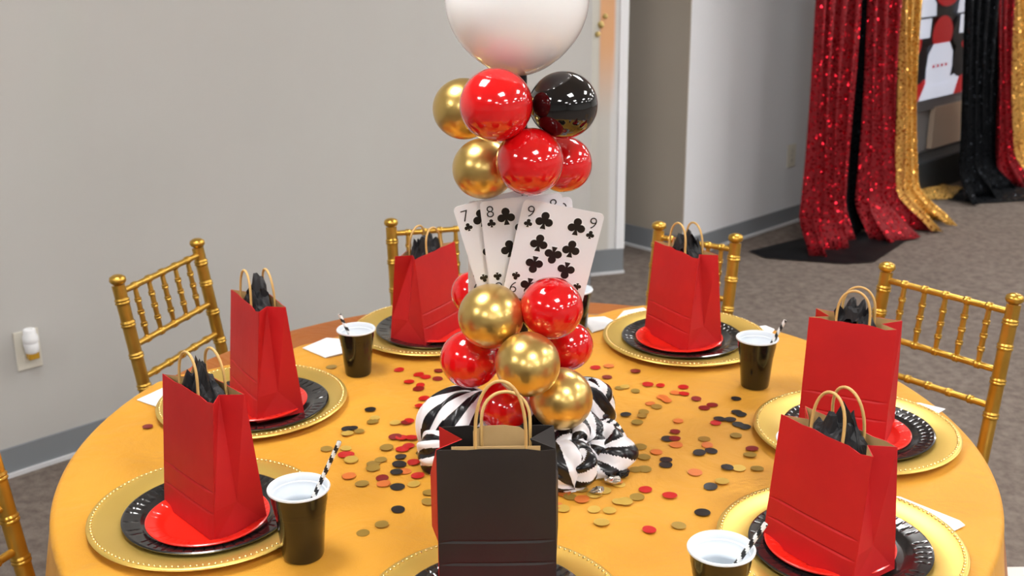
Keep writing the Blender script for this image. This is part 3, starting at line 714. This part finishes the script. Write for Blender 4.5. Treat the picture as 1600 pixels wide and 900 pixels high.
# ------------------------------------------------------------------ playing cards
def disc_pts(cx,cy,r,n=20): return [(cx+r*cos(2*pi*i/n),cy+r*sin(2*pi*i/n)) for i in range(n)]
def club_shapes(cx,cy,s,up=1,g=0):
    L=[disc_pts(cx,cy+up*.27*s,.235*s+g),disc_pts(cx-.27*s,cy-up*.10*s,.235*s+g),disc_pts(cx+.27*s,cy-up*.10*s,.235*s+g),disc_pts(cx,cy,.13*s+g)]
    st=[(-.035*s-g*.6,.05*s),(-.07*s-g,-.25*s),(-.17*s-g,-.52*s-g),(.17*s+g,-.52*s-g),(.07*s+g,-.25*s),(.035*s+g*.6,.05*s)]
    q=[(cx+x,cy+up*y) for x,y in st]
    L.append(q if up>0 else q[::-1]); return L
def text_mesh(txt,size):
    cu=bpy.data.curves.new('t','FONT'); cu.body=txt; cu.size=size; cu.align_x='CENTER'; cu.align_y='CENTER'; cu.extrude=.00015; cu.resolution_u=4; cu.offset=-.0004
    ob=bpy.data.objects.new('t',cu); C.objects.link(ob); bpy.context.view_layer.update()
    me=bpy.data.meshes.new_from_object(ob.evaluated_get(bpy.context.evaluated_depsgraph_get())); bpy.data.objects.remove(ob); return me
CWd,CHt=.124,.158
def card(tl,roll,yaw,rank,pips,label,depth_lean=-.08):
    # origin at the top left corner; x to the right, y up, face towards -Y of the world
    t=empty('playing_card',tl); t.rotation_euler=Euler((pi/2-depth_lean,radians(roll),radians(yaw)),'XYZ')
    Rm=Matrix.Rotation(radians(yaw),4,'Z')@Matrix.Rotation(pi/2-depth_lean,4,'X')@Matrix.Rotation(radians(roll),4,'Z')
    t.rotation_euler=Rm.to_euler(); tag(t,label,'playing card','giant playing cards of clubs')
    r=.0075; pts=[]
    for (x,y,a0) in ((CWd-r,-r,0),(r,-r,90),(r,-CHt+r,180),(CWd-r,-CHt+r,270)):
        for k in range(7): a=radians(a0+90*k/6); pts.append((x+r*cos(a),y+r*sin(a)))
    MB().poly(pts,-.0012,0).build('card_face',M['card'],t,smooth=0)
    def club(nm,x,y,s,up):
        mb=MB()
        for k,L in enumerate(club_shapes(x,y,s,up)): mb.poly(L,.0006+k*.00002,.0009+k*.00002)
        o=mb.build(nm,M['ink'],t,smooth=0)
        mb=MB()
        for k,L in enumerate(club_shapes(x,y,s,up,.0011)): mb.poly(L,.0001,.00035+k*.00002)
        mb.build('pip_outline',M['halo'],o,smooth=0)
    for x,y,up in pips: club('club_pip',x*CWd,-y*CHt,.0265,up)
    for x,y,up in ((.115,.225,1),(.885,.225,1),(.115,.775,-1),(.885,.775,-1)): club('corner_club',x*CWd,-y*CHt,.0125,up)
    me=text_mesh(rank,.0265); me.materials.append(M['ink'])
    for x,y,ro in ((.115,.115,0),(.885,.115,0),(.115,.885,pi),(.885,.885,pi)):
        o=bpy.data.objects.new('rank_numeral',me); C.objects.link(o); o.parent=t; o.location=(x*CWd,-y*CHt,.0009); o.rotation_euler=(0,0,ro)
    return t
nine=[(.30,.17,1),(.70,.17,1),(.30,.40,1),(.70,.40,1),(.5,.50,-1),(.30,.63,-1),(.70,.63,-1),(.30,.86,-1),(.70,.86,-1)]
eight=[(.30,.17,1),(.70,.17,1),(.5,.28,1),(.30,.5,1),(.70,.5,1),(.30,.86,-1),(.70,.86,-1),(.5,.72,-1)]
seven=[(.30,.17,1),(.70,.17,1),(.5,.30,1),(.30,.5,1),(.70,.5,1),(.30,.84,-1),(.70,.84,-1)]
card((.0190,1.668,.423),-12.5,2,'9',nine,'white nine of clubs card, foremost of the fan')
card((-.0475,1.680,.416),5.5,2,'8',eight,'white eight of clubs card between the seven and the nine')
card((-.0880,1.688,.405),15,2,'7',seven,'white seven of clubs card, leftmost of the fan')
card((-.0320,1.700,.407),5,0,'9',nine,'white card behind the nine with only its right corner showing')
card((-.066,1.706,.411),-1,0,'9',nine,'white card rearmost of the fan, its corner under the red balloon')

# ------------------------------------------------------------------ striped satin ribbon round the foot
def stripe_surface(name,fn,nu,nv,stripe,parent,closed_u=False,closed_v=False,thick=.0012):
    mb=MB()
    for j in range(nv+(0 if closed_v else 1)):
        for i in range(nu+(0 if closed_u else 1)):
            mb.v.append(tuple(fn(i/nu,j/nv)))
    Wn=nu+(0 if closed_u else 1); Hn=nv+(0 if closed_v else 1)
    for j in range(nv):
        for i in range(nu):
            a,b,c,d=j*Wn+i,j*Wn+(i+1)%Wn,((j+1)%Hn)*Wn+(i+1)%Wn,((j+1)%Hn)*Wn+i
            mb.f.append((a,b,c,d)); mb.m.append(stripe((i+.5)/nu,(j+.5)/nv))
    return mb.build(name,[M['rib_w'],M['rib_b']],parent,smooth=75)
rb=empty('striped_ribbon',(.018,1.69,0)); tag(rb,'bunched black and white striped satin ribbon around the foot of the balloon column','ribbon')
def puff(c,rx,ry,rz,rot,ns,seed,tw=0,name='ribbon_puff',folds=9,fa=.09,zmin=.0015):
    Rm=Euler([radians(a) for a in rot]).to_matrix(); c=Vector(c)
    def fn(u,v):
        th=2*pi*u; ph=pi*v; q=1+fa*sin(folds*th+2.5*sin(ph*2+seed))*sin(ph)+.10*noise.noise(Vector((cos(th)*1.6,sin(th)*1.6,ph+seed)))
        p=Vector((rx*sin(ph)*cos(th)*q,ry*sin(ph)*sin(th)*q,rz*cos(ph)*(1+.06*sin(5*th+seed))))
        p=Rm@p+c
        if p.z<zmin: p.z=zmin+.0002*((u*7)%1)
        return p
    st=lambda u,v: int((u*ns+tw*v)%1.0<.5)
    return stripe_surface(name,fn,288,28,st,rb,closed_u=True)
def rosette(c,R,r,tilt,seed,ns,name='ribbon_rosette',squash=.8,zmin=.0015,tw=2):
    Rm=Euler([radians(a) for a in tilt]).to_matrix(); c=Vector(c)
    def fn(u,v):
        th=2*pi*u; a=2*pi*v; rr=r*(1+.22*sin(3*th+seed)+.10*sin(7*th+2*a)); 
        cr=R*(1+.08*sin(2*th+seed))+rr*cos(a)*(1+.10*sin(4*a+th*3))
        p=Rm@Vector((cr*cos(th),cr*sin(th),rr*sin(a)*squash+.2*r*sin(2*th+seed)))+c
        if p.z<zmin: p.z=zmin+.0002*((u*7)%1)
        return p
    st=lambda u,v:int((u*ns+tw*v)%1.0<.5)
    return stripe_surface(name,fn,240,36,st,rb,closed_u=True,closed_v=True)
# coordinates below are relative to the ribbon's origin
puff((-.108,-.010,.048),.062,.052,.068,(0,38,18),11,1.0,.15)
puff((-.130,-.060,.026),.042,.034,.040,(15,60,-20),9,2.0,.3)
puff((-.078,-.085,.026),.045,.040,.045,(-30,40,0),9,3.0,.4)
puff((.100,.055,.052),.048,.040,.058,(10,-40,10),7,4.0,.4)
puff((.055,-.110,.028),.055,.040,.040,(-60,0,30),6,5.0,.4)
puff((.010,.080,.035),.070,.045,.050,(0,60,60),6,6.0,.2)
rosette((.100,-.062,.036),.040,.024,(35,18,0),1.5,8)
rosette((.096,-.064,.046),.018,.014,(50,5,40),3.1,5,tw=1)
rosette((.060,-.120,.028),.026,.018,(60,-20,0),2.2,6)
rosette((.105,.040,.060),.026,.018,(60,30,0),4.2,6)
# a loose ribbon end
def band_fn(P0,P1,P2,wd,seed):
    P0,P1,P2=map(Vector,(P0,P1,P2))
    def fn(u,v):
        p=P0*(1-u)**2+P1*2*u*(1-u)+P2*u*u; t=((P1-P0)*(1-u)+(P2-P1)*u).normalized(); s=t.cross(Vector((0,-.3,1))).normalized()
        q=p+s*(v-.5)*wd+Vector((0,0,.004*sin(9*u+seed)*(v-.5)*2)); q.z=max(q.z,.0022); return q
    return fn
o=stripe_surface('ribbon_tail',band_fn((.11,.01,.05),(.15,-.01,.045),(.162,-.02,.006),.03,1),40,6,lambda u,v:int((u*7+v)%1<.5),rb); o.modifiers.new('t','SOLIDIFY').thickness=.0008

# ------------------------------------------------------------------ confetti
CONFETTI = [('r',-0.216,2.04),('r',-0.177,2.015),('r',-0.163,2.002),('d',-0.14,2.032),('r',-0.192,1.979),('r',-0.17,1.965),('d',-0.172,1.947),('d',-0.14,1.993),('r',-0.159,1.902),('r',-0.165,1.869),('r',-0.178,1.809),('d',-0.182,1.801),('d',-0.196,1.745),('r',-0.185,1.741),('r',-0.168,1.74),('r',-0.171,1.711),('r',-0.18,1.699),('r',-0.158,1.651),('r',-0.148,1.605),('d',-0.202,1.597),('r',-0.267,1.681),('k',-0.25,1.857),('k',-0.18,1.671),('k',-0.18,1.644),('k',-0.182,1.617),('k',-0.176,1.57),('k',-0.169,1.5),('k',-0.279,1.777),('k',-0.27,1.78),('o',-0.206,1.704),('g',-0.238,1.822),('o',-0.24,1.806),('o',-0.258,1.768),('g',-0.277,1.759),('g',-0.258,1.662),('o',-0.221,1.648),('o',-0.211,1.661),('o',-0.22,1.632),('t',-0.198,1.579),('t',-0.254,1.605),('t',-0.169,1.621),('g',-0.152,1.578),('o',-0.127,1.55),('o',-0.126,1.521),('o',-0.188,1.456),('o',-0.212,1.434),('g',-0.201,1.801),('r',0.157,2.041),('r',0.247,1.956),('r',0.269,1.95),('r',0.31,1.944),('t',0.292,1.917),('r',0.307,1.912),('r',0.342,1.786),('d',0.269,1.753),('d',0.333,1.85),('d',0.349,1.862),('r',0.197,1.553),('r',0.231,1.534),('r',0.189,1.434),('t',0.28,1.608),('t',0.183,2.049),('d',0.175,1.993),('d',0.231,2.021),('d',0.325,1.888),('k',0.396,1.889),('k',0.392,1.821),('k',0.386,1.83),('k',0.351,1.802),('k',0.369,1.799),('k',0.379,1.781),('k',0.389,1.771),('k',0.194,1.825),('o',0.221,1.818),('o',0.207,1.66),('k',0.241,1.652),('k',0.238,1.634),('k',0.253,1.727),('d',0.265,1.727),('k',0.297,1.674),('k',0.317,1.682),('k',0.296,1.561),('k',0.271,1.482),('k',0.128,1.616),('k',0.332,1.622),('o',0.313,1.726),('o',0.205,1.698),('d',0.384,1.688),('k',0.157,1.605),('k',0.088,1.586),('o',0.194,1.942),('o',0.221,1.927),('g',0.204,1.947),('t',0.266,1.896),('t',0.272,1.882),('t',0.241,1.871),('o',0.251,1.857),('o',0.226,1.835),('o',0.21,1.792),('t',0.28,1.795),('t',0.264,1.705),('t',0.229,1.679),('t',0.314,1.702),('o',0.376,1.665),('o',0.367,1.736),('o',0.189,1.619),('o',0.203,1.62),('o',0.118,1.592),('o',0.132,1.595),('t',0.156,1.579),('g',0.159,1.571),('o',0.101,1.556),('o',0.083,1.533),('t',0.075,1.544),('t',0.1,1.524),('g',0.12,1.54),('g',0.136,1.551),('o',0.182,1.53),('g',0.153,1.516),('g',0.163,1.516),('g',0.116,1.495),('g',0.138,1.491),('g',0.124,1.457),('o',0.232,1.445),('g',0.316,1.576),('o',0.378,1.619),('g',0.35,1.62),('t',0.062,1.506),('g',0.071,1.497),('r',-0.271,1.679),('g',-0.272,1.704),('o',-0.303,1.702),('g',-0.258,1.66),('o',-0.231,1.58),('d',-0.62,1.793),('o',-0.347,2.058)]
def disc(m,seed):
    mb=MB(); n=20; rnd=random.Random(seed); k=rnd.uniform(-1,1)
    rings=[0.001,.5,1.0]
    for z0,fl in ((.0003,0),(0,1)):
        for r in rings:
            for i in range(n):
                a=2*pi*i/n; x,y=.0105*r*cos(a),.0105*r*sin(a); mb.v.append((x,y,z0+.0006*k*(x*x-y*y)/.0001*.4+.0006))
    R3=3*n
    for j in range(2):
        for i in range(n):
            q=(i+1)%n; mb.f.append((j*n+i,j*n+q,(j+1)*n+q,(j+1)*n+i)); mb.f.append((R3+j*n+i,R3+(j+1)*n+i,R3+(j+1)*n+q,R3+j*n+q)); mb.m+=[0,0]
    for i in range(n):
        q=(i+1)%n; mb.f.append((2*n+i,2*n+q,R3+2*n+q,R3+2*n+i)); mb.m.append(0)
    return mb.build('confetti_disc',m,smooth=40)
cl={'r':'round bright red foil confetti disc lying loose on the gold tablecloth','d':'round dark maroon foil confetti disc lying loose on the gold tablecloth','k':'round black foil confetti disc lying loose on the gold tablecloth','o':'round dull olive gold confetti disc lying loose on the gold tablecloth','g':'round bright gold confetti disc lying loose on the gold tablecloth','t':'round translucent orange confetti disc lying loose on the gold tablecloth'}
src={}
rc=random.Random(5)
for i,(c,x,y) in enumerate(CONFETTI):
    if c not in src: o=disc(M['cf_'+c],i); src[c]=o
    else: o=src[c].copy(); C.objects.link(o)
    s=rc.uniform(.92,1.12)*(1.0 if y<1.75 else .9); o.location=(x,y,.0012+.0003*(i%5)); o.scale=(s,s*rc.uniform(.9,1),1); o.rotation_euler=(rc.uniform(-.05,.05),rc.uniform(-.05,.05),rc.uniform(0,6))
    tag(o,cl[c],'confetti','confetti discs scattered on the tablecloth, '+{'r':'red','d':'maroon','k':'black','o':'olive','g':'gold','t':'orange'}[c])
def crumple(x,y,m,label,r,seed):
    mb=MB(); mb.lathe([(max(r*sin(pi*j/7),1e-5),-r*.4*cos(pi*j/7)) for j in range(8)],11)
    mb.v=[tuple(Vector(v)*(1+.55*noise.noise(Vector(v)*140+Vector((seed,0,0))))) for v in mb.v]
    z=min(v[2] for v in mb.v); o=mb.build('foil_scrap',m,smooth=0,loc=(x,y,.0015-z)); tag(o,label,'foil scrap','crumpled foil scraps'); return o
M['foilg']=mat('gold_foil',(.8,.62,.25),.15,1); M['foilb']=mat('black_foil',(.03,.03,.03),.12,.6); M['foils']=mat('pale_foil',(.75,.70,.62),.15,.9)
crumple(-.137,1.668,M['foilg'],'crumpled gold foil scrap left of the black bag at the ribbon',.017,1)
crumple(.095,1.575,M['foilb'],'crumpled black foil scrap right of the black bag below the ribbon',.018,2)
crumple(.165,1.600,M['foilb'],'crumpled black and gold foil scrap under the right ribbon rosette',.014,3)
crumple(.150,1.575,M['foils'],'crumpled pale foil scrap among the gold confetti right of the bag',.012,4)
crumple(.125,1.545,M['foils'],'small pale foil scrap nearest the black bag among confetti',.010,5)
